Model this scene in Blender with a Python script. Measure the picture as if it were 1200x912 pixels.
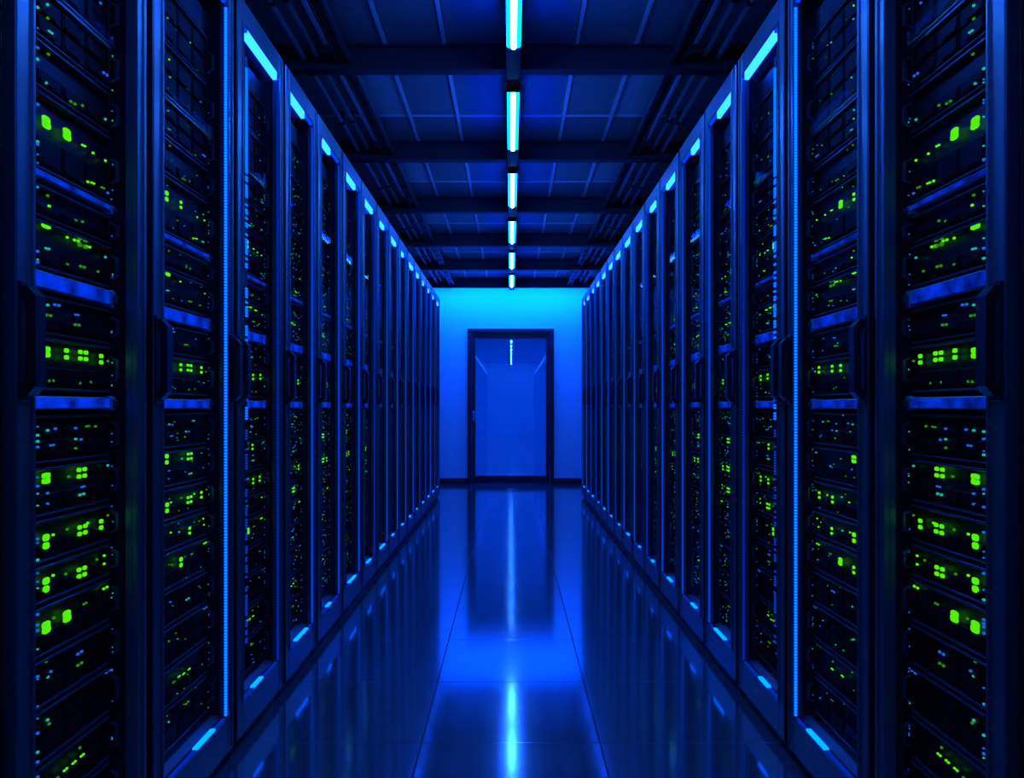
import bpy, bmesh, math, random
from mathutils import Vector

for o in list(bpy.data.objects):
    bpy.data.objects.remove(o, do_unlink=True)
SC = bpy.context.scene
COL = SC.collection
random.seed(7)

# ------------------------------------------------------------------ camera
EYE = 1.02                      # eye height above the floor
FOC = 1118.0                    # focal length in pixels of the 1200 x 912 frame
cd = bpy.data.cameras.new('camera')
cd.sensor_width = 36.0
cd.lens = 36.0 * FOC / 1200.0
cd.shift_x = 1.5 / 1200.0
cd.shift_y = 21.0 / 1200.0
cd.clip_start = 0.02
cam = bpy.data.objects.new('camera', cd)
cam.location = (0, 0, EYE)
cam.rotation_euler = (math.pi / 2, 0, 0)
COL.objects.link(cam)
SC.camera = cam

# ------------------------------------------------------------------ world, exposure
w = bpy.data.worlds.new('world'); SC.world = w
w.use_nodes = True
w.node_tree.nodes['Background'].inputs[0].default_value = (0.0, 0.002, 0.01, 1)
w.node_tree.nodes['Background'].inputs[1].default_value = 1.0
vs = SC.view_settings
vs.view_transform = 'Standard'
try: vs.look = 'None'
except Exception: pass
vs.gamma = 1.0
vs.use_curve_mapping = False
vs.exposure = 0.0
SC.cycles.transparent_max_bounces = 24
SC.cycles.max_bounces = 10
SC.cycles.sample_clamp_indirect = 6.0

# light levels of the room's lamps and the added vestibule fill
TUBE = 40.0          # fluorescent core of each ceiling light
DIFF = 100.0          # its blue diffuser
COVE = 440.0          # wall-washing strip at the glass door end
BAR = 16.0           # bars at the head of each cabinet
STRIP = 3.4          # vertical strips at the cabinet doors
SILL = 6.0          # strips along the cabinet sills
VEST_FILL = 240.0          # added fill in the vestibule, gives the door glass its haze

# ------------------------------------------------------------------ geometry of the hall
HALF = 0.803                    # aisle half width (door plane of the cabinets)
CAB_H = 2.25
CEIL = 2.67
WALL_Y = 12.67
BACK_Y = -8.6
SIDE_X = 1.95
BOUND = [1.53, 2.126, 2.786, 3.389, 3.961, 4.563, 5.158, 5.731, 6.306, 6.876, 7.42,
         7.98, 8.54, 9.10, 9.66, 10.22, 10.78]
BEAM_Y = [4.40 + 1.58 * k for k in range(6)]

# ------------------------------------------------------------------ materials
def new_mat(name):
    m = bpy.data.materials.new(name); m.use_nodes = True
    nt = m.node_tree
    return m, nt, nt.nodes['Principled BSDF']

def surf(name, col, rough=0.5, metal=0.0, spec=0.5, noise=0.0, scale=8.0, rvar=0.0, bump=0.0, bscale=200.0):
    m, nt, p = new_mat(name)
    p.inputs['Base Color'].default_value = (*col, 1)
    p.inputs['Roughness'].default_value = rough
    p.inputs['Metallic'].default_value = metal
    p.inputs['Specular IOR Level'].default_value = spec
    tc = nt.nodes.new('ShaderNodeTexCoord')
    if noise or rvar:
        n = nt.nodes.new('ShaderNodeTexNoise'); n.inputs['Scale'].default_value = scale
        n.inputs['Detail'].default_value = 4
        nt.links.new(tc.outputs['Object'], n.inputs['Vector'])
        if noise:
            mx = nt.nodes.new('ShaderNodeMix'); mx.data_type = 'RGBA'
            mx.inputs[6].default_value = (*[c * (1 - noise) for c in col], 1)
            mx.inputs[7].default_value = (*[min(1, c * (1 + noise)) for c in col], 1)
            nt.links.new(n.outputs[0], mx.inputs[0]); nt.links.new(mx.outputs[2], p.inputs['Base Color'])
        if rvar:
            mr = nt.nodes.new('ShaderNodeMapRange')
            mr.inputs[3].default_value = max(0.01, rough - rvar); mr.inputs[4].default_value = rough + rvar
            nt.links.new(n.outputs[0], mr.inputs[0]); nt.links.new(mr.outputs[0], p.inputs['Roughness'])
    if bump:
        b = nt.nodes.new('ShaderNodeBump'); b.inputs['Strength'].default_value = bump
        b.inputs['Distance'].default_value = 0.002
        n2 = nt.nodes.new('ShaderNodeTexNoise'); n2.inputs['Scale'].default_value = bscale
        nt.links.new(tc.outputs['Object'], n2.inputs['Vector'])
        nt.links.new(n2.outputs[0], b.inputs['Height']); nt.links.new(b.outputs[0], p.inputs['Normal'])
    return m

def perforated(name, col, hole, scale, rough=0.45):
    """sheet metal with a fine pattern of punched holes"""
    m, nt, p = new_mat(name)
    p.inputs['Roughness'].default_value = rough
    p.inputs['Specular IOR Level'].default_value = 0.22
    tc = nt.nodes.new('ShaderNodeTexCoord')
    v = nt.nodes.new('ShaderNodeTexVoronoi'); v.inputs['Scale'].default_value = scale
    v.inputs['Randomness'].default_value = 0.0
    nt.links.new(tc.outputs['Object'], v.inputs['Vector'])
    r = nt.nodes.new('ShaderNodeValToRGB')
    r.color_ramp.elements[0].position = 0.30; r.color_ramp.elements[0].color = (*hole, 1)
    r.color_ramp.elements[1].position = 0.42; r.color_ramp.elements[1].color = (*col, 1)
    nt.links.new(v.outputs['Distance'], r.inputs[0]); nt.links.new(r.outputs[0], p.inputs['Base Color'])
    b = nt.nodes.new('ShaderNodeBump'); b.inputs['Strength'].default_value = 0.5; b.inputs['Distance'].default_value = 0.002
    nt.links.new(r.outputs[0], b.inputs['Height']); nt.links.new(b.outputs[0], p.inputs['Normal'])
    return m

def glow(name, col, strength, sample=True, mottle=0.0, mscale=30.0):
    m = bpy.data.materials.new(name); m.use_nodes = True
    nt = m.node_tree; nt.nodes.clear()
    e = nt.nodes.new('ShaderNodeEmission'); o = nt.nodes.new('ShaderNodeOutputMaterial')
    e.inputs[0].default_value = (*col, 1); e.inputs[1].default_value = strength
    if mottle:
        tc = nt.nodes.new('ShaderNodeTexCoord'); n = nt.nodes.new('ShaderNodeTexNoise')
        n.inputs['Scale'].default_value = mscale
        mr = nt.nodes.new('ShaderNodeMapRange')
        mr.inputs[1].default_value = 0.3; mr.inputs[2].default_value = 0.7
        mr.inputs[3].default_value = strength * (1 - mottle); mr.inputs[4].default_value = strength * (1 + mottle)
        nt.links.new(tc.outputs['Object'], n.inputs['Vector']); nt.links.new(n.outputs[0], mr.inputs[0])
        nt.links.new(mr.outputs[0], e.inputs[1])
    nt.links.new(e.outputs[0], o.inputs[0])
    if not sample: m.cycles.emission_sampling = 'NONE'
    return m

def pane(name, tint, base=0.04, rough=0.015, power=5):
    """clear flat glass: lets light straight through, reflects more the flatter one looks at it"""
    m = bpy.data.materials.new(name); m.use_nodes = True
    nt = m.node_tree; nt.nodes.clear()
    o = nt.nodes.new('ShaderNodeOutputMaterial'); mix = nt.nodes.new('ShaderNodeMixShader')
    t = nt.nodes.new('ShaderNodeBsdfTransparent'); g = nt.nodes.new('ShaderNodeBsdfGlossy')
    t.inputs[0].default_value = (*tint, 1); g.inputs['Roughness'].default_value = rough
    g.inputs['Color'].default_value = (1, 1, 1, 1)
    lw = nt.nodes.new('ShaderNodeLayerWeight'); lw.inputs[0].default_value = 0.5
    pw = nt.nodes.new('ShaderNodeMath'); pw.operation = 'POWER'; pw.inputs[1].default_value = power
    ma = nt.nodes.new('ShaderNodeMath'); ma.operation = 'MULTIPLY_ADD'
    ma.inputs[1].default_value = 1 - base; ma.inputs[2].default_value = base
    nt.links.new(lw.outputs['Facing'], pw.inputs[0]); nt.links.new(pw.outputs[0], ma.inputs[0])
    nt.links.new(ma.outputs[0], mix.inputs[0]); nt.links.new(t.outputs[0], mix.inputs[1]); nt.links.new(g.outputs[0], mix.inputs[2])
    nt.links.new(mix.outputs[0], o.inputs[0])
    return m

M = {}
M['coat'] = surf('powder_coated_steel', (0.22, 0.22, 0.225), 0.34, 0.85, 0.5, 0.15, 3, 0.06, 0.03, 600)
M['black_coat'] = surf('black_steel', (0.012, 0.012, 0.013), 0.45)
M['plastic'] = surf('black_plastic', (0.008, 0.008, 0.009), 0.32)
M['inner'] = surf('cabinet_inside', (0.03, 0.03, 0.033), 0.5)
M['baffle'] = perforated('perforated_baffle', (0.05, 0.05, 0.055), (0.004, 0.004, 0.004), 150)
M['rail'] = surf('mounting_rail_steel', (0.10, 0.10, 0.10), 0.35, 0.5)
M['nut'] = surf('bright_cage_nut', (0.7, 0.7, 0.7), 0.25, 0.9)
M['bezel'] = perforated('server_bezel', (0.016, 0.016, 0.018), (0.003, 0.003, 0.003), 170, 0.4)
M['chassis'] = surf('server_chassis', (0.06, 0.06, 0.065), 0.35, 0.4)
M['lip'] = surf('server_edge_steel', (0.14, 0.14, 0.15), 0.3, 0.4)
M['bay'] = surf('drive_bay', (0.007, 0.007, 0.008), 0.55, 0, 0.15)
M['shelf'] = surf('pale_shelf_panel', (0.75, 0.75, 0.76), 0.3, 0.2, 0.5, 0.25, 35)
M['floor'] = surf('polished_floor_tile', (0.12, 0.12, 0.125), 0.092, 0, 1.0, 0.25, 2.5, 0.02, 0.012, 10)
M['floor'].node_tree.nodes['Principled BSDF'].inputs['IOR'].default_value = 1.7
_p = M['floor'].node_tree.nodes['Principled BSDF']
_p.inputs['Coat Weight'].default_value = 1.0; _p.inputs['Coat Roughness'].default_value = 0.115; _p.inputs['Coat IOR'].default_value = 1.65
M['gap_shade'] = surf('gap_shade_black', (0.002, 0.002, 0.002), 0.9, 0, 0.05)  # near-black colour for the shade in the gaps between cabinets
M['grout'] = surf('floor_joint', (0.015, 0.015, 0.015), 0.7)
M['wall'] = surf('painted_wall', (0.78, 0.78, 0.80), 0.55, 0, 0.4, 0.04, 2, 0, 0.05, 300)
M['sidewall'] = surf('dark_side_wall', (0.12, 0.12, 0.13), 0.7)
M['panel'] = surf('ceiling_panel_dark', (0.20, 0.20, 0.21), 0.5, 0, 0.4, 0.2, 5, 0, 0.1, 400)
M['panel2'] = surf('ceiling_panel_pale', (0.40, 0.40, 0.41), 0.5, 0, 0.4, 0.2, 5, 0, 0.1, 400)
M['tbar'] = surf('ceiling_grid_bar', (0.7, 0.7, 0.7), 0.4, 0.1)
M['beam'] = surf('dark_steel_beam', (0.035, 0.035, 0.037), 0.5, 0, 0.4, 0.2, 6)
M['pipe'] = surf('galvanised_conduit', (0.85, 0.85, 0.85), 0.3, 0.1)
M['tray'] = surf('cable_tray_steel', (0.04, 0.04, 0.04), 0.5)
M['doorframe'] = surf('dark_door_frame', (0.015, 0.015, 0.017), 0.4)
M['base'] = surf('dark_baseboard', (0.02, 0.02, 0.022), 0.45)
M['chrome'] = surf('brushed_pull', (0.6, 0.6, 0.62), 0.3, 0.9)
M['glass'] = pane('cabinet_glass', (0.86, 0.86, 0.88), 0.0005, 0.02, 22)
M['doorglass'] = pane('door_glass', (0.70, 0.72, 0.76), 0.20, 0.0)
M['tube'] = glow('tube_light', (0.06, 0.42, 1.0), TUBE)
M['diffuser'] = glow('blue_diffuser', (0.0, 0.035, 1.0), DIFF)
M['cove'] = glow('cove_strip_light', (0.0, 0.05, 1.0), COVE)
M['vest_fill'] = glow('vestibule_fill', (0.0, 0.06, 1.0), VEST_FILL)
M['bar'] = glow('cabinet_head_light', (0.004, 0.058, 1.0), BAR)
M['bar_dim'] = glow('cabinet_head_light_dim', (0.0, 0.05, 1.0), BAR * 0.07)
M['strip_hi'] = glow('door_strip_bright', (0.0, 0.10, 1.0), STRIP)
M['strip_mid'] = glow('door_strip', (0.0, 0.07, 1.0), STRIP * 0.20)
M['strip_lo'] = glow('door_strip_low', (0.0, 0.05, 1.0), STRIP * 0.12)
M['sill_hi'] = glow('sill_light', (0.0, 0.09, 1.0), SILL)
M['shelf_glow'] = glow('shelf_front_glow', (0.0, 0.045, 1.0), 0.65, False, 0.85, 16)  # mottled blue emission gives the shelf fronts their brightness
M['green'] = glow('green_led', (0.10, 1.0, 0.004), 1.15, False)
M['dgreen'] = glow('dim_green_led', (0.05, 0.55, 0.02), 0.55, False)
M['teal'] = glow('teal_led', (0.02, 0.75, 0.62), 0.75, False)
M['blue'] = glow('blue_led', (0.01, 0.18, 1.0), 0.9, False)

# ------------------------------------------------------------------ mesh helpers
def box(bm, x0, x1, y0, y1, z0, z1, bev=0.0):
    x0, x1 = min(x0, x1), max(x0, x1); y0, y1 = min(y0, y1), max(y0, y1); z0, z1 = min(z0, z1), max(z0, z1)
    v = [bm.verts.new(c) for c in ((x0,y0,z0),(x1,y0,z0),(x1,y1,z0),(x0,y1,z0),(x0,y0,z1),(x1,y0,z1),(x1,y1,z1),(x0,y1,z1))]
    f = [bm.faces.new([v[i] for i in q]) for q in ((0,3,2,1),(4,5,6,7),(0,1,5,4),(1,2,6,5),(2,3,7,6),(3,0,4,7))]
    if bev:
        e = list({ed for fa in f for ed in fa.edges})
        bmesh.ops.bevel(bm, geom=e, offset=bev, segments=1, profile=0.5, affect='EDGES')

def prism(bm, pts, axis, a, b):
    """polygon pts in the two other axes, extruded along axis from a to b"""
    def P(p, t):
        return (t, p[0], p[1]) if axis == 'x' else (p[0], t, p[1]) if axis == 'y' else (p[0], p[1], t)
    lo = [bm.verts.new(P(p, a)) for p in pts]; hi = [bm.verts.new(P(p, b)) for p in pts]
    n = len(pts)
    bm.faces.new(lo); bm.faces.new(hi[::-1])
    for i in range(n): bm.faces.new((lo[i], hi[i], hi[(i+1) % n], lo[(i+1) % n]))

def rod(bm, p, q, r, n=10):
    p, q = Vector(p), Vector(q); d = (q - p).normalized()
    u = d.orthogonal().normalized(); v = d.cross(u)
    A = [bm.verts.new(p + r*(math.cos(t)*u + math.sin(t)*v)) for t in [2*math.pi*i/n for i in range(n)]]
    B = [bm.verts.new(q + r*(math.cos(t)*u + math.sin(t)*v)) for t in [2*math.pi*i/n for i in range(n)]]
    bm.faces.new(A); bm.faces.new(B[::-1])
    for i in range(n): bm.faces.new((A[i], B[i], B[(i+1) % n], A[(i+1) % n]))

def to_mesh(name, bm, *mats):
    bmesh.ops.recalc_face_normals(bm, faces=bm.faces[:])
    me = bpy.data.meshes.new(name); bm.to_mesh(me); bm.free()
    for m in mats: me.materials.append(M[m])
    return me

def link(name, data, parent=None, loc=None):
    o = bpy.data.objects.new(name, data); COL.objects.link(o)
    if parent is not None: o.parent = parent
    if loc is not None: o.location = loc
    return o

def part(name, build, mat, parent=None, loc=None):
    bm = bmesh.new(); build(bm)
    return link(name, to_mesh(name, bm, mat), parent, loc)

def tag(o, label, cat, group=None):
    o['label'] = label; o['category'] = cat
    if group: o['group'] = group
    return o

def struct(o, label=None):
    o['kind'] = 'structure'
    if label: o['label'] = label
    return o

ORD = ['first', 'second', 'third', 'fourth', 'fifth', 'sixth', 'seventh', 'eighth', 'ninth', 'tenth', 'eleventh', 'twelfth',
       'thirteenth', 'fourteenth', 'fifteenth', 'sixteenth', 'seventeenth', 'eighteenth', 'nineteenth', 'twentieth', 'twenty-first',
       'twenty-second', 'twenty-third', 'twenty-fourth']

# ------------------------------------------------------------------ the room
fl = struct(part('floor', lambda b: box(b, -SIDE_X, SIDE_X, BACK_Y, 17.0, -0.12, -0.004), 'grout'), 'polished dark floor of large square tiles down the aisle')
def tile_mesh(wx, wy):
    bm = bmesh.new(); box(bm, -wx/2 + .0013, wx/2 - .0013, -wy/2 + .0013, wy/2 - .0013, -0.02, 0.0, 0.0012)
    return to_mesh('floor_tile', bm, 'floor')
TY, TX = 0.64, 0.542
tm = tile_mesh(TX, TY)
r0 = -18
for r in range(r0, 16):
    y = 2.897 + TY * (r + 0.5)
    if y + TY/2 > WALL_Y + .4: break
    cols = (-2, -1, 0, 1, 2) if y > 10.2 else (-1, 0, 1)
    for c in cols: link('floor_tile', tm, fl, (c * TX, y, 0))
for s in (-1, 1):      # wider boards under the cabinet rows
    part('floor_board', lambda b: box(b, s*(TX*1.5 + .0015), s*SIDE_X, BACK_Y, 10.2, -0.02, 0.0), 'floor', fl)
part('floor_board', lambda b: box(b, -SIDE_X, SIDE_X, WALL_Y + .1, 17.0, -0.02, 0.0), 'floor', fl)

ce = struct(part('ceiling', lambda b: box(b, -SIDE_X, SIDE_X, BACK_Y, 17.0, CEIL + .012, CEIL + .15), 'panel'), 'dark panelled ceiling with metal grid between steel beams')
XE = [-1.95, -1.38, -1.11, -0.84, -0.57, -0.30, 0.30, 0.57, 0.84, 1.11, 1.38, 1.95]
YE = [2.82]
for yb in BEAM_Y: YE += [yb - 0.58, yb]
YE = sorted(set([round(v, 3) for v in YE])) + [WALL_Y]
YE = [y for y in YE if y > 2.6]
pcache = {}
for i in range(len(XE) - 1):
    for j in range(len(YE) - 1):
        if abs(XE[i] + XE[i+1]) / 2 > 1.3: continue
        wx, wy = round(XE[i+1] - XE[i], 3), round(YE[j+1] - YE[j], 3)
        if wy < .05: continue
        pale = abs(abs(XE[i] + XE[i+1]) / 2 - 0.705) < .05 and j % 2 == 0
        key = (wx, wy, pale)
        if key not in pcache:
            bm = bmesh.new(); box(bm, -wx/2 + .012, wx/2 - .012, -wy/2 + .012, wy/2 - .012, 0, .02, .004)
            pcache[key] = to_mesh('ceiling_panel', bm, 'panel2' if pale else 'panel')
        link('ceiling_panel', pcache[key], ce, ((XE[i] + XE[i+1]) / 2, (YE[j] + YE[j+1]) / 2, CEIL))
for x in XE[1:-1]:
    part('grid_bar', lambda b: box(b, -.009, .009, YE[0], YE[-1], -.006, .02), 'tbar', ce, (x, 0, CEIL))
for y in YE[:-1]:
    part('grid_bar', lambda b: box(b, -SIDE_X, SIDE_X, -.008, .008, -.005, .019), 'tbar', ce, (0, y, CEIL))

DX, DH = 0.573, 2.06      # door opening half width and height
def end_wall(b):
    box(b, -SIDE_X, -DX, WALL_Y, WALL_Y + .12, 0, CEIL + .02)
    box(b, DX, SIDE_X, WALL_Y, WALL_Y + .12, 0, CEIL + .02)
    box(b, -DX, DX, WALL_Y, WALL_Y + .12, DH, CEIL + .02)
struct(part('wall_end', end_wall, 'wall'), 'pale end wall washed with bright blue light around the glass door')
for s, n in ((-1, 'left'), (1, 'right')):
    struct(part('wall_' + n, lambda b: box(b, s*SIDE_X, s*(SIDE_X + .12), BACK_Y, 17.0, 0, CEIL + .02), 'sidewall'))
    struct(part('baseboard_' + n, lambda b: box(b, s*DX, s*SIDE_X, WALL_Y - .012, WALL_Y, 0.0, .075, .003), 'base'),
           'dark baseboard along the end wall %s of the door' % n)
struct(part('wall_back', lambda b: box(b, -SIDE_X, SIDE_X, BACK_Y - .12, BACK_Y, 0, CEIL + .02), 'wall'))
struct(part('wall_vestibule', lambda b: box(b, -SIDE_X, SIDE_X, 17.0, 17.12, 0, CEIL + .02), 'wall'))

# door at the end of the aisle
dr = link('door_1', None, None, (0, WALL_Y, 0)); struct(dr, 'dark framed glass door at the end of the aisle')
def jamb(b):
    t = .052
    box(b, -DX, -DX + t, -.03, .13, 0, DH, .004); box(b, DX - t, DX, -.03, .13, 0, DH, .004)
    box(b, -DX + t, DX - t, -.03, .13, DH - t, DH, .004)
part('door_frame', jamb, 'doorframe', dr)
lx, lt = DX - .056, .048
def leaf(b):
    z0, z1 = .012, DH - .056
    box(b, -lx, -lx + lt, .0, .045, z0, z1, .003); box(b, lx - lt, lx, .0, .045, z0, z1, .003)
    box(b, -lx + lt, lx - lt, .0, .045, z1 - .078, z1, .003); box(b, -lx + lt, lx - lt, .0, .045, z0, z0 + .095, .003)
lf = part('door_leaf', leaf, 'doorframe', dr)
part('glass_pane', lambda b: box(b, -lx + lt - .006, lx - lt + .006, .018, .026, .10, DH - .13), 'doorglass', lf)
def pull(b):
    box(b, -.014, .014, -.006, 0, -.07, .07, .002)
    box(b, -.009, .009, -.035, -.023, -.06, .06, .003)
    box(b, -.006, .006, -.03, -.004, .045, .057); box(b, -.006, .006, -.03, -.004, -.057, -.045)
o = part('pull_handle', pull, 'chrome', lf, (-lx + lt * .5, 0, .90)); o['label'] = 'small bright metal pull handle'
for z in (.3, 1.0, 1.75):
    part('hinge', lambda b: rod(b, (0, 0, -.045), (0, 0, .045), .009, 8), 'black_coat', dr, (DX - .054, -.032, z))
part('threshold', lambda b: box(b, -DX + .052, DX - .052, -.02, .12, 0, .010, .002), 'black_coat', dr)

# ------------------------------------------------------------------ beams, lights, pipes under the ceiling
nb = len(BEAM_Y)
for k in range(-8, nb):
    yb = 4.40 + 1.58 * k
    if yb < BACK_Y + .2: continue
    r = link('ceiling_beam', None, None, (0, yb, CEIL))
    pos = nb - 1 - k
    lab = ('dark steel ceiling beam across the aisle, %s from the glass door' % ORD[pos]) if pos else 'dark steel ceiling beam right above the end wall'
    tag(r, lab, 'beam', 'ceiling beams')
    part('web', lambda b: box(b, -SIDE_X, SIDE_X, -.050, -.036, -.112, -.006), 'beam', r)
    part('flange', lambda b: box(b, -SIDE_X, SIDE_X, -.080, 0.0, -.120, -.112, .002), 'beam', r)
    part('flange', lambda b: box(b, -SIDE_X, SIDE_X, -.080, 0.0, -.0125, -.006), 'beam', r)

LZ = EYE + 1.50          # underside of the lamps
tr = link('light_track', None, None, (0.012, 0, LZ)); tag(tr, 'long dark trunking along the ceiling carrying the aisle lights', 'light track')
part('trunking', lambda b: box(b, -.030, .030, BACK_Y + .1, 12.2, .030, .052, .003), 'black_coat', tr)
for k in range(-8, nb):
    yb = 4.40 + 1.58 * k
    if yb < BACK_Y + .3: continue
    part('joint_box', lambda b: box(b, -.034, .034, -.40, -.02, .004, .032, .003), 'black_coat', tr, (0, yb, 0))
    part('hanger', lambda b: box(b, -.006, .006, -.30, -.28, .05, CEIL - LZ - .004), 'black_coat', tr, (0, yb, 0))

LEN = 1.02
def lamp_meshes():
    bm = bmesh.new()
    box(bm, -.031, .031, -LEN/2, LEN/2, .018, .030, .002); box(bm, -.031, .031, -LEN/2 - .012, -LEN/2, -.004, .03, .002); box(bm, -.031, .031, LEN/2, LEN/2 + .012, -.004, .03, .002)
    a = to_mesh('housing', bm, 'black_coat')
    bm = bmesh.new()
    prism(bm, [(-.029, .018), (-.029, .004), (-.020, -.001), (.020, -.001), (.029, .004), (.029, .018)], 'y', -LEN/2, LEN/2)
    d = to_mesh('diffuser', bm, 'diffuser')
    bm = bmesh.new()
    n = 10; pts = [(.0125*math.cos(t), .0125*math.sin(t) - .003) for t in [2*math.pi*i/n for i in range(n)]]
    prism(bm, pts, 'y', -LEN/2 + .015, LEN/2 - .015)
    t = to_mesh('tube', bm, 'tube')
    return a, d, t
lh, ld, ltb = lamp_meshes()
LIGHT_Y = [4.40 + 1.58*k + .14 + LEN/2 for k in range(-8, nb)]
LIGHT_Y = [y for y in LIGHT_Y if BACK_Y + .7 < y < 12.0]
for i, y in enumerate(LIGHT_Y):
    pos = len(LIGHT_Y) - 1 - i
    r = link('ceiling_light', None, None, (0.012, y, LZ))
    tag(r, 'glowing blue-white tube light above the aisle, %s from the glass door' % ORD[pos], 'light', 'aisle ceiling lights')
    link('housing', lh, r); link('diffuser', ld, r); link('tube', ltb, r)

cv = link('cove_light', None, None, (0, WALL_Y - .31, CEIL - .01)); tag(cv, 'strip light between last ceiling beam and end wall, washing the wall', 'strip light')
part('housing', lambda b: box(b, -1.2, 1.2, -.03, .03, -.012, 0.004), 'black_coat', cv)
part('diffuser', lambda b: box(b, -1.18, 1.18, -.02, .025, -.022, -.012), 'cove', cv)
vl = link('ceiling_light', None, None, (0, 14.6, CEIL - .02)); tag(vl, 'added fill lamp in the vestibule, hazing the glass door', 'light')  # unseen lamp, added to put a dim blue haze in the door glass
part('housing', lambda b: box(b, -.32, .32, -.32, .32, -.004, .028, .004), 'black_coat', vl)
part('diffuser', lambda b: box(b, -.3, .3, -.3, .3, -.016, -.004, .003), 'vest_fill', vl)

for s, side in ((-1, 'left'), (1, 'right')):
    for j, (px, pz, pr, which) in enumerate(((.885, CEIL - .045, .011, 'inner'), (.945, CEIL - .055, .013, 'outer'))):
        r = link('conduit_pipe', None, None, (s*px, 0, pz)); tag(r, '%s metal conduit running under the ceiling above the %s cabinets' % (which, side), 'pipe', 'ceiling conduits')
        part('pipe', lambda b: rod(b, (0, BACK_Y + .05, 0), (0, WALL_Y, 0), pr, 10), 'pipe', r)
        for k in range(0, nb*2):
            part('clip', lambda b: box(b, -pr*1.3, pr*1.3, -.012, .012, -pr*1.25, CEIL - pz), 'tray', r, (0, 3.75 + .79*k, 0))
    r = link('cable_tray', None, None, (s*.755, 0, CEIL - .07)); tag(r, 'dark ladder cable tray under the ceiling on the %s side' % side, 'cable tray', 'cable trays')
    for q in (-.024, .024):
        part('side_rail', lambda b: box(b, q - .006, q + .006, 2.9, WALL_Y - .3, -.018, .018), 'tray', r)
    bm = bmesh.new(); box(bm, -.02, .02, -.008, .008, -.012, -.002); rm = to_mesh('rung', bm, 'tray')
    for k in range(30): link('rung', rm, r, (0, 3.1 + .31*k, 0))
    part('cable', lambda b: [rod(b, (c, 2.9, .004), (c, WALL_Y - .3, .004), .009, 7) for c in (-.010, .010)], 'plastic', r)['kind'] = 'stuff'

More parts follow.
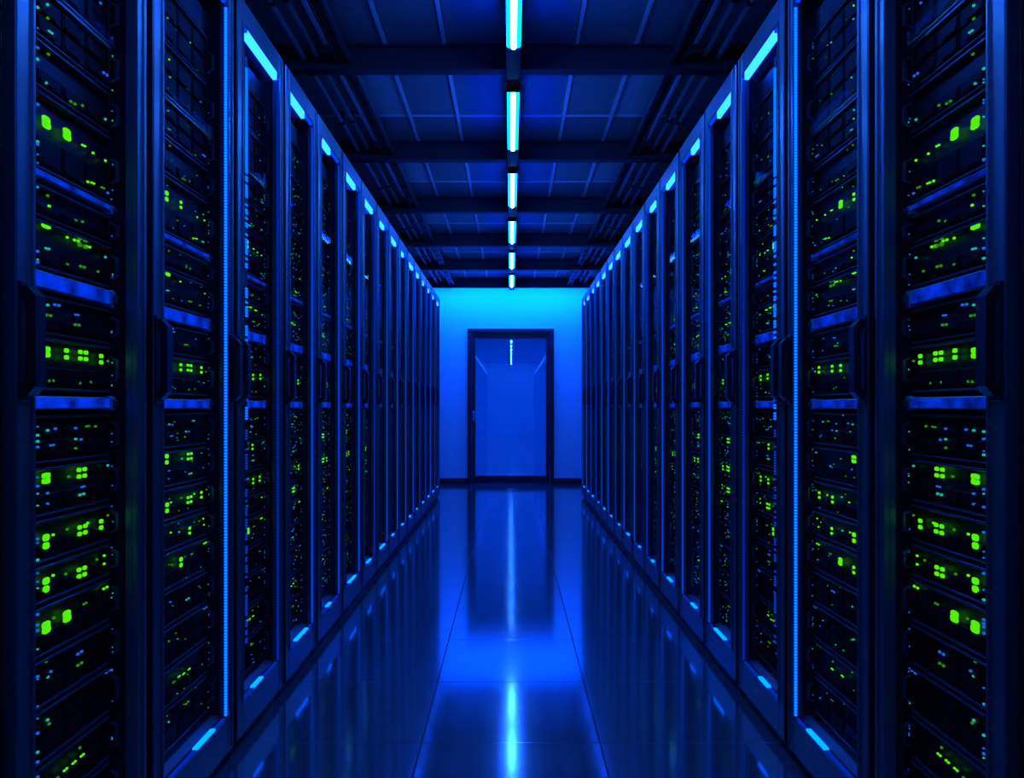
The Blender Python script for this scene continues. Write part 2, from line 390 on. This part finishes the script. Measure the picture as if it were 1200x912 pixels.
# ------------------------------------------------------------------ what the cabinets hold (heights read from the photograph)
# (kind, bottom, top, lights [(share of cabinet width, height, type, colour)])
UNITS = [
 ('blank',   2.060, 2.130, []),
 ('storage', 1.925, 2.055, [(.38,2.02,'dot','green'),(.38,1.985,'dot','teal'),(.62,1.99,'dot','dgreen'),(.74,2.0,'dot','teal')]),
 ('storage', 1.790, 1.920, [(.38,1.885,'dot','green'),(.385,1.845,'dot','teal'),(.38,1.81,'dot','dgreen'),(.63,1.85,'dot','dgreen'),(.76,1.86,'dot','blue')]),
 ('storage', 1.690, 1.785, [(.38,1.76,'dot','teal'),(.38,1.735,'dot','dgreen'),(.40,1.715,'dash','teal'),(.80,1.72,'pair','blue')]),
 ('server',  1.598, 1.684, [(.385,1.670,'dot','dgreen'),(.37,1.615,'dot','teal'),(.55,1.612,'pair','dgreen'),(.80,1.625,'dot','teal'),(.62,1.62,'dot','dgreen')]),
 ('server',  1.452, 1.592, [(.37,1.542,'big','green'),(.507,1.544,'big','green'),(.63,1.541,'dash','green'),(.70,1.538,'dot','green'),(.80,1.539,'dot','green'),
                            (.66,1.475,'dot','green'),(.70,1.476,'dash','green'),(.78,1.478,'dash','dgreen'),(.82,1.472,'dot','blue'),(.60,1.60,'dot','dgreen')]),
 ('shelf',   1.428, 1.448, []),
 ('server',  1.364, 1.424, [(.38,1.41,'dot','dgreen'),(.39,1.392,'dot','green'),(.57,1.385,'dot','dgreen'),(.62,1.39,'dot','dgreen')]),
 ('server',  1.272, 1.360, [(.37,1.352,'wide','green'),(.51,1.345,'dot','green'),(.575,1.346,'pair','green'),(.62,1.348,'quad','dgreen'),(.66,1.343,'pair','green'),
                            (.38,1.312,'dash','teal'),(.80,1.335,'dot','teal'),(.62,1.30,'pair','dgreen'),(.51,1.295,'dot','dgreen'),(.74,1.30,'dot','dgreen')]),
 ('shelf',   1.230, 1.268, []),
 ('server',  1.152, 1.226, [(.38,1.208,'dot','teal'),(.385,1.188,'pair','dgreen'),(.58,1.20,'dash','blue'),(.58,1.182,'pair','dgreen'),(.44,1.212,'pair','blue')]),
 ('server',  1.050, 1.148, [(.37,1.120,'ring','green'),(.505,1.121,'dual','green'),(.625,1.122,'quad','green'),(.765,1.120,'dual','green'),(.82,1.118,'dot','dgreen'),
                            (.60,1.068,'dot','dgreen'),(.68,1.069,'dot','dgreen'),(.40,1.068,'pair','dgreen')]),
 ('shelf',   1.012, 1.043, []),
 ('storage', 0.916, 1.006, [(.38,.976,'dot','teal'),(.43,.978,'dot','blue'),(.57,.978,'dot','blue'),(.66,.980,'dash','dgreen'),(.72,.980,'dot','dgreen'),
                            (.57,.956,'dot','teal'),(.57,.940,'dot','dgreen'),(.61,.955,'dot','blue'),(.41,.948,'dash','blue')]),
 ('server',  0.820, 0.910, [(.37,.888,'ring','green'),(.615,.889,'quad','green'),(.38,.861,'dot','blue'),(.38,.841,'dot','blue'),(.615,.845,'pair','teal'),(.625,.860,'dash','blue'),
                            (.82,.895,'dot','teal'),(.52,.885,'dot','dgreen')]),
 ('server',  0.736, 0.815, [(.37,.772,'dualb','green'),(.415,.782,'dot','green'),(.51,.785,'dot','dgreen'),(.62,.776,'quad','green'),(.66,.785,'dot','green'),(.765,.776,'dual','green'),(.82,.79,'dot','dgreen')]),
 ('server',  0.662, 0.731, [(.37,.694,'dualb','green'),(.415,.706,'dot','green'),(.615,.692,'quad','green'),(.50,.70,'dot','dgreen'),(.73,.705,'dot','dgreen'),(.79,.708,'dot','green'),(.79,.69,'dot','green')]),
 ('server',  0.566, 0.657, [(.37,.616,'big','green'),(.507,.618,'big','green'),(.42,.625,'dot','dgreen'),(.64,.625,'dash','dgreen'),(.80,.640,'pair','green')]),
 ('storage', 0.474, 0.561, [(.38,.523,'dot','teal'),(.40,.53,'dot','blue'),(.60,.532,'pair','blue'),(.60,.51,'pair','dgreen'),(.37,.553,'dot','dgreen')]),
 ('storage', 0.372, 0.469, [(.38,.443,'dot','teal'),(.39,.435,'dot','dgreen'),(.82,.46,'pair','blue')]),
 ('server',  0.275, 0.367, [(.50,.325,'dash','green'),(.56,.326,'dash','green'),(.62,.327,'dash','green'),(.44,.322,'dash','dgreen'),(.60,.345,'dot','dgreen')]),
 ('storage', 0.165, 0.270, [(.38,.235,'dot','teal'),(.60,.24,'pair','dgreen'),(.76,.22,'dot','blue')]),
]
ND, FD = 0.10, 0.865       # near and far edge of the equipment as a share of the cabinet width
EQ = 0.055                 # depth of the equipment fronts behind the door plane

# light clusters: list of (dy, dz, half y, half z)
KINDS = {
 'speck':[(0, 0, .0011, .0014)],
 'dot':  [(0, 0, .0022, .0022)],
 'dash': [(-.006, 0, .0035, .0018), (.004, .0005, .0035, .0018)],
 'pair': [(-.005, 0, .0024, .0024), (.005, .0006, .0024, .0024)],
 'dual': [(0, .0065, .0046, .0042), (0, -.0065, .0046, .0042)],
 'dualb':[(0, .0075, .0066, .0062), (0, -.0075, .0062, .0060)],
 'quad': [(-.0075, .0065, .0046, .0040), (.0075, .0065, .0046, .0040), (-.0075, -.0065, .0046, .0040), (.0075, -.0065, .0046, .0040)],
 'big':  [(0, .0045, .0085, .0062), (0.0008, -.0050, .0088, .0066)],
 'ring': [(-.0045, .0048, .0040, .0046), (.0045, .0052, .0042, .0046), (-.0045, -.0052, .0042, .0044), (.0045, -.0046, .0040, .0048), (0, 0.008, .0042, .0022), (0, -.008, .0042, .0022)],
 'wide': [(0, 0, .0095, .0050)],
}
def lamp_geo(bm, kind, y, z, x0, s, k=1.0, near=0):
    """little rounded lenses standing proud of the panel towards the aisle"""
    m = 1.0 if kind == 'dash' else 1.65
    for dy, dz, hy, hz in KINDS[kind]:
        dy, hy = dy*m, hy*m
        if near > 0: hy, hz = hy*.85, hz*.85
        cy, cz = y + dy*k, z + dz*k; hy2, hz2 = hy*k, hz*k
        c = .55
        pts = [(cy-hy2, cz-hz2*c), (cy-hy2*c, cz-hz2), (cy+hy2*c, cz-hz2), (cy+hy2, cz-hz2*c), (cy+hy2, cz+hz2*c), (cy+hy2*c, cz+hz2), (cy-hy2*c, cz+hz2), (cy-hy2, cz+hz2*c)]
        prism(bm, pts, 'x', x0, x0 - s*.003)
lcache = {}
def lamp_mesh(kind, colour, s, k):
    key = (kind, colour, s, k)
    if key not in lcache:
        bm = bmesh.new(); lamp_geo(bm, kind, 0, 0, 0, s, 1.0, k); lcache[key] = to_mesh('indicator_light', bm, colour)
    return lcache[key]

def front_geo(bm, w, h, s, kind, rng, lip_bm=None):
    """face of a unit: recessed perforated panel inside a rim; d grows into the cabinet (x = s*d)"""
    X = lambda d: s*d
    box(bm, X(.004), X(.012), -w/2 + .02, w/2 - .02, .002, h - .002)
    box(bm, X(-.006), X(.012), -w/2, -w/2 + .022, .001, h - .001, .0015)
    box(bm, X(-.006), X(.012), w/2 - .022, w/2, .001, h - .001, .0015)

umesh = {}
def unit_meshes(w, h, s, kind):
    key = (round(w, 3), round(h, 3), s, kind)
    if key in umesh: return umesh[key]
    X = lambda d: s*d
    out = {}
    bm = bmesh.new(); box(bm, X(.012), X(.62), -w/2 + .012, w/2 - .012, .002, h - .002, .002); out['chassis'] = to_mesh('chassis', bm, 'chassis')
    bm = bmesh.new(); front_geo(bm, w, h, s, kind, None); out['bezel'] = to_mesh('bezel', bm, 'bezel')
    bm = bmesh.new()
    box(bm, X(-.010), X(.012), -w/2 + .022, w/2 - .022, h - .0065, h - .001, .0012)
    out['rim_t'] = to_mesh('rim', bm, 'lip')
    bm = bmesh.new()
    box(bm, X(-.008), X(.012), -w/2 + .022, w/2 - .022, .001, .005, .001)
    out['rim_b'] = to_mesh('rim', bm, 'lip')
    bm = bmesh.new()          # bowed pull handle on each rack ear
    hh = min(h*.32, .028)
    prism(bm, [(-.006, -hh), (-.022, -hh + .007), (-.022, hh - .007), (-.006, hh), (-.006, hh - .005), (-.017, hh - .010), (-.017, -hh + .010), (-.006, -hh + .005)] if s > 0 else
              [(.006, -hh), (.022, -hh + .007), (.022, hh - .007), (.006, hh), (.006, hh - .005), (.017, hh - .010), (.017, -hh + .010), (.006, -hh + .005)], 'y', -.004, .004)
    out['pull'] = to_mesh('pull_handle', bm, 'lip')
    # drive bays: two rows in a storage unit, one in a server
    rows = 2 if kind == 'storage' else 1
    cols = 4
    bw = (w - .056) / cols; bh = (h - .02) / (rows if kind == 'storage' else 2.2)
    bm = bmesh.new()
    box(bm, X(-.003), X(.006), -bw/2 + .003, bw/2 - .003, -bh/2 + .002, bh/2 - .002, .0015)
    box(bm, X(-.0065), X(-.003), -bw/2 + .010, bw/2 - .030, -bh/2 + .006, -bh/2 + .011)
    box(bm, X(-.005), X(-.003), -bw/2 + .008, -bw/2 + .012, -bh/2 + .012, bh/2 - .006)
    out['bay'] = to_mesh('drive_bay', bm, 'bay')
    out['bays'] = [(-w/2 + .028 + bw*(c + .5), .010 + bh*(r + .5)) for r in range(rows) for c in range(cols)]
    umesh[key] = out
    return out

CABNAME = lambda k, side: ("%s row's %s cabinet" % (side, ORD[k]))
DESC = {'blank': 'plain dark blanking panel', 'storage': 'dark storage unit', 'server': 'rack server', 'shelf': 'glowing blue shelf panel'}
def lights_words(ls):
    g = [l for l in ls if l[3] == 'green' and l[2] in ('big', 'ring', 'dualb')]
    q = [l for l in ls if l[2] in ('quad', 'dual') and l[3] == 'green']
    if len(g) >= 2: return ' with two large green lights'
    if g and len(q) >= 2: return ' with green light row'
    if g: return ' with one large green light'
    return ''

def vary(ls, rng, k):
    out = []
    for f, h, t, c in ls:
        if k > 0:
            if rng.random() < .20: continue
            f2 = f + rng.uniform(-.012, .012); h2 = h + rng.uniform(-.003, .003)
            if t == 'big': t = rng.choice(['big', 'dualb', 'dualb', 'dual'])
            elif t == 'ring': t = rng.choice(['dual', 'ring', 'dualb'])
            elif t == 'quad' and rng.random() < .4: t = 'dual'
            if c == 'dgreen' and rng.random() < .25: c = 'teal'
            out.append((f2, h2, t, c))
        else: out.append((f, h + rng.uniform(-.0012, .0012), t, c))
    return out

def specks(z0, z1, rng, k):
    """ear glints put in as glowing specks, and small status lights over the face"""
    out = []
    H = lambda: rng.uniform(z0 + .006, z1 - .006)
    for q in range(int((z1 - z0) / .022)):
        if z0 > 1.6 and rng.random() < .5: continue
        if rng.random() < .8: out.append((.853 + rng.uniform(-.006, .006), H(), 'speck', rng.choice(['blue', 'blue', 'teal'])))
        if k == 0: out.append((.316, H(), 'dot' if rng.random() < .5 else 'speck', rng.choice(['blue', 'blue', 'blue', 'teal'])))  # highlights of the rail holes put in as glowing specks
        if k: out.append((rng.uniform(.36, .8), H(), 'speck', rng.choice(['blue', 'dgreen', 'teal', 'dgreen'])))
        if k > 2: out.append((rng.choice([.62, .66, .70]), H(), 'dot', rng.choice(['blue', 'blue', 'dgreen'])))
    return out

def make_unit(k, s, side, idx, kind, z0, z1, ls, y0, wd, rng):
    ya, yb = y0 + ND*wd, y0 + FD*wd
    yc, w, h = (ya + yb)/2, yb - ya, z1 - z0
    X = lambda d: s*d
    name = {'blank': 'blanking_panel', 'storage': 'storage_unit', 'server': 'rack_server', 'shelf': 'shelf_panel'}[kind]
    root = link(name, None, None, (s*(HALF + EQ), yc, z0))
    tag(root, '%s%s, %s down in %s' % (DESC[kind], lights_words(ls), ORD[idx], CABNAME(k, side)),
        {'blank': 'blanking panel', 'storage': 'storage unit', 'server': 'server', 'shelf': 'shelf panel'}[kind], 'equipment in the %s cabinets' % side)
    if kind == 'shelf':
        def pan(b):
            box(b, X(-.017), X(.30), -w/2 + .02, w/2 - .03, .003, h - .003, .003)
            for c in (-w/2, w/2 - .022): box(b, X(-.012), X(.02), c, c + .022, 0.0, h, .002)
        part('panel', pan, 'shelf', root)
        part('glow_strip', lambda b: box(b, X(-.0195), X(-.017), -w/2 + .03, w/2 - .05, .006, h - .006, .0008), 'shelf_glow', root)
        for c in (-w/2 + .011, w/2 - .011):
            part('latch', lambda b: box(b, X(-.020), X(-.012), c - .007, c + .007, h*.25, h*.75, .002), 'lip', root)
        return
    if kind == 'blank':
        part('panel', lambda b: box(b, X(-.004), X(.01), -w/2, w/2, .001, h - .001, .002), 'bezel', root)
        for c in (-w/2 + .01, w/2 - .01):
            part('screw', lambda b: rod(b, (X(-.004), c, h/2), (X(-.007), c, h/2), .004, 8), 'nut', root)
        return
    ms = unit_meshes(w, h, s, kind)
    link('chassis', ms['chassis'], root); link('bezel', ms['bezel'], root)
    link('rim', ms['rim_t'], root)
    if k <= 2:
        link('rim', ms['rim_b'], root)
        for c in (-w/2 + .011, w/2 - .011): link('pull_handle', ms['pull'], root, (0, c, h/2))
        for (by, bz) in ms['bays']: link('drive_bay', ms['bay'], root, (0, by, bz))
        for f, hz, t, c in ls:
            hz = min(max(hz, z0 + .004), z1 - .004)
            link('indicator_light', lamp_mesh(t, c, s, min(k, 1)), root, (X(-.004), y0 + f*wd - yc, hz - z0))
    sp = specks(z0, z1, rng, k) + (ls if k > 2 else [])
    if sp:
        for colour in ('green', 'dgreen', 'teal', 'blue'):
            sel = [l for l in sp if l[3] == colour]
            if not sel: continue
            bm = bmesh.new()
            for f, hz, t, c in sel: lamp_geo(bm, t, y0 + f*wd - yc, hz - z0, X(-.0045), s, 1.0, k)
            link('lights_and_glints', to_mesh('lights_and_glints', bm, colour), root)['kind'] = 'stuff'

# ------------------------------------------------------------------ cabinets
DZ0, DZ1 = .035, CAB_H - .004
ST_N, ST_F, R_T, R_B = .054, .060, .072, .100
def handle_geo(b, s):
    X = lambda d: s*d
    hh = .090
    ring = [(-.001, -hh), (-.010, -hh), (-.024, -hh + .016), (-.024, hh - .016), (-.010, hh), (-.001, hh),
            (-.001, hh - .018), (-.004, hh - .019), (-.008, hh - .026), (-.008, -hh + .026), (-.004, -hh + .019), (-.001, -hh + .018)]
    prism(b, [(X(a), z) for a, z in ring], 'y', -.017, .017)
hcache = {}
for s in (-1, 1):
    bm = bmesh.new(); handle_geo(bm, s); hcache[s] = to_mesh('handle', bm, 'plastic')
    bm = bmesh.new(); box(bm, 0, -s*.006, -.021, .021, -.100, .100, .003); hcache[s, 'p'] = to_mesh('handle_plate', bm, 'plastic')

def cabinet(k, s, side, y0, y1, label, full=True):
    rng = random.Random(k*17 + (3 if s > 0 else 0))
    wd = y1 - y0
    root = link('server_cabinet', None, None, (s*HALF, y0, 0)); tag(root, label, 'server cabinet', 'server cabinets of the %s row' % side)
    X = lambda d: s*d
    g = .020
    def shell(b):
        box(b, X(.034), X(1.0), g, g + .016, .03, CAB_H); box(b, X(.034), X(1.0), wd - g - .016, wd - g, .03, CAB_H)
        box(b, X(.034), X(1.0), g + .016, wd - g - .016, CAB_H - .04, CAB_H); box(b, X(.034), X(1.0), g + .016, wd - g - .016, .03, .095)
        box(b, X(.985), X(1.0), g + .016, wd - g - .016, .095, CAB_H - .04)
    part('shell', shell, 'inner', root)
    part('plinth', lambda b: box(b, X(.022), X(.98), .01, wd - .01, 0.0, .03), 'black_coat', root)
    ya, yb = g, wd - g
    part('gap_shade', lambda b: box(b, X(.003), X(.03), wd - g + .0005, wd + g - .0005, .032, CAB_H - .003), 'gap_shade', root)  # black strip painting the shade of the open gap to the next cabinet
    def frame(b):
        box(b, 0, X(.026), ya, ya + ST_N, DZ0, DZ1, .003); box(b, 0, X(.026), yb - ST_F, yb, DZ0, DZ1, .003)
        box(b, 0, X(.026), ya + ST_N, yb - ST_F, DZ1 - R_T, DZ1, .003); box(b, 0, X(.026), ya + ST_N, yb - ST_F, DZ0, DZ0 + R_B, .003)
    dr = part('door', frame, 'coat', root)
    if full:
        def bead(b):
            q = .007
            box(b, X(-.004), X(.010), ya + ST_N - q, ya + ST_N + .002, DZ0 + R_B, DZ1 - R_T, .0015); box(b, X(-.004), X(.010), yb - ST_F - .002, yb - ST_F + q, DZ0 + R_B, DZ1 - R_T, .0015)
            box(b, X(-.004), X(.002), yb - ST_F*.42, yb - ST_F*.30, DZ0 + .01, DZ1 - .01, .001)
        part('bead', bead, 'coat', dr)
    part('glass_pane', lambda b: box(b, X(.019), X(.023), ya + ST_N - .004, yb - ST_F + .004, DZ0 + R_B - .004, DZ1 - R_T + .004), 'glass', dr)
    hs = [ya + .021]
    if k in (1,): hs.append(yb - .024)
    if full or k % 2:
        for hy in hs:
            link('handle_plate', hcache[s, 'p'], dr, (0, hy, 1.128)); link('handle', hcache[s], dr, (-s*.005, hy, 1.128))
    # lights of the cabinet: bar at the head, strip on the door reveal, strip on the sill
    a, c = ya + ST_N + .006, yb - ST_F - .006
    L = c - a
    zt = DZ1 - R_T
    fr = {0: (.0, .45), 1: (.0, .40), 2: (.12, .95), 3: (.0, .62), 4: (.1, .5), 5: (.05, .7)}.get(k, (rng.uniform(0, .2), rng.uniform(.55, .95)))
    part('head_light', lambda b: box(b, X(.001), X(.016), a + fr[0]*L, a + fr[1]*L, zt - .030, zt - .001, .002), 'bar', root)
    part('head_light_channel', lambda b: box(b, X(.003), X(.014), a, c, zt - .010, zt, .001), 'bar_dim', root)
    if not full: return root
    lvl = {0: None, 1: 'strip_hi', 2: 'strip_lo', 3: 'strip_mid', 4: 'strip_mid', 5: 'strip_mid'}.get(k, rng.choice(['strip_lo', 'strip_mid']))
    if lvl:
        def beads(b):
            n = int((zt - .03 - (DZ0 + R_B)) / (.0085 if k < 3 else .016))
            st = (zt - .03 - (DZ0 + R_B)) / n
            for i in range(n):
                z = DZ0 + R_B + .01 + st*i
                box(b, X(.001), X(.0075), yb - ST_F - .007, yb - ST_F - .002, z, z + st*(.66 if k < 3 else .98))
        part('door_strip', beads, lvl, root)
        part('strip_channel', lambda b: box(b, X(.0105), X(.018), yb - ST_F - .006, yb - ST_F + .001, DZ0 + R_B, zt), 'rail', root)
    if k == 2:  # reflection of the opposite strip in the glass, built as glowing beads
        def beads2(b):
            for i in range(130):
                z = .98 + i*.0085
                if z < 1.75 and rng.random() < .35: continue
                box(b, X(.0245), X(.027), ya + ST_N + .122, ya + ST_N + .144, z, z + .0055)
        def beads3(b):
            for i in range(80):
                z = .28 + i*.0085
                if rng.random() < .45: continue
                box(b, X(.0245), X(.027), ya + ST_N + .122, ya + ST_N + .140, z, z + .0055)
        part('strip_reflection', beads2, 'strip_hi', root); part('strip_reflection', beads3, 'strip_mid', root)
        part('strip_channel', lambda b: box(b, X(.027), X(.033), ya + ST_N + .120, ya + ST_N + .146, .26, 2.12), 'inner', root)  # added backing for the reflection beads
    zb = DZ0 + R_B
    seg = {0: (.4, .5), 1: (.50, .80), 2: (.30, .55)}.get(k, (.25 + rng.uniform(0, .2), .5 + rng.uniform(0, .3)))
    part('sill_light', lambda b: box(b, X(.002), X(.016), a + seg[0]*L, a + seg[1]*L, zb + .001, zb + .008, .001), 'sill_hi', root)
    part('sill_light', lambda b: box(b, X(.004), X(.014), a, c, zb - .001, zb + .003), 'strip_lo', root)
    part('sill', lambda b: box(b, X(.028), X(EQ + .3), g + .017, wd - g - .017, .0955, zb - .004), 'shelf', root)
    # uprights that carry the equipment
    for q, (e0, e1) in enumerate(((ND*wd - .030, ND*wd - .002), (FD*wd + .002, FD*wd + .030))):
        rl = part('mounting_rail', lambda b: box(b, X(EQ + .004), X(EQ + .024), e0, e1, .13, 2.15, .0015), 'rail', root)
        if k <= 4:
            def nuts(b):
                for i in range(45):
                    z = .165 + i*.0445
                    if rng.random() < .75: box(b, X(EQ + .001), X(EQ + .004), (e0 + e1)/2 - .005, (e0 + e1)/2 + .005, z, z + .010)
            part('cage_nuts', nuts, 'nut', rl)['kind'] = 'stuff'
    part('baffle', lambda b: box(b, X(EQ + .055), X(EQ + .06), FD*wd + .030, wd - g - .017, .13, 2.15), 'baffle', root)
    part('baffle', lambda b: box(b, X(EQ + .055), X(EQ + .06), g + .017, ND*wd - .030, .13, 2.15), 'baffle', root)
    # contents
    if k <= 6:
        for i, (kind, z0, z1, ls) in enumerate(UNITS):
            make_unit(k, s, side, i, kind, z0, z1, vary(ls, rng, k), y0, wd, rng)
    else:
        yA, yB = ND*wd, FD*wd
        def stack(b):
            for kind, z0, z1, ls in UNITS:
                if kind == 'shelf': continue
                box(b, X(EQ), X(EQ + .5), yA, yB, z0 + .002, z1 - .002, 0)
        part('equipment_stack', stack, 'bezel', root)['kind'] = 'stuff'
        def rims(b):
            for kind, z0, z1, ls in UNITS: 
                if kind != 'shelf': box(b, X(EQ - .010), X(EQ), yA + .02, yB - .02, z1 - .006, z1 - .001)
        part('equipment_rims', rims, 'lip', root)['kind'] = 'stuff'
        def shelves(b):
            for kind, z0, z1, ls in UNITS:
                if kind == 'shelf': box(b, X(EQ - .024), X(EQ + .3), yA + .02, yB - .03, z0 + .003, z1 - .003)
        part('shelf_panels', shelves, 'shelf', root)['kind'] = 'stuff'
        allv = [l for u in UNITS for l in vary(u[3], rng, k)]
        for colour in ('green', 'dgreen', 'teal', 'blue'):
            bm = bmesh.new()
            for f, hz, t, c in allv:
                if c == colour: lamp_geo(bm, t, f*wd, hz, X(EQ - .004), s, 1.0, k)
            link('indicator_lights', to_mesh('indicator_lights', bm, colour), root)['kind'] = 'stuff'
    return root

n = len(BOUND) - 1
for s, side in ((-1, 'left'), (1, 'right')):
    for k in range(n):
        where = 'closest to the camera' if k == 0 else 'closest to the glass door' if k == n - 1 else '%s from the camera' % ORD[k]
        cabinet(k, s, side, BOUND[k], BOUND[k+1], 'tall black glass-fronted server cabinet, %s in the %s row' % (where, side))
    for j in range(15):        # the rows go on behind the camera; the glass door mirrors them
        y1 = BOUND[0] - .07 - .6*j
        cabinet(100 + j, s, side, y1 - .6, y1, 'cabinet of the %s row behind the viewpoint, %s behind, mirrored in the glass door' % (side, ORD[j]), full=False)
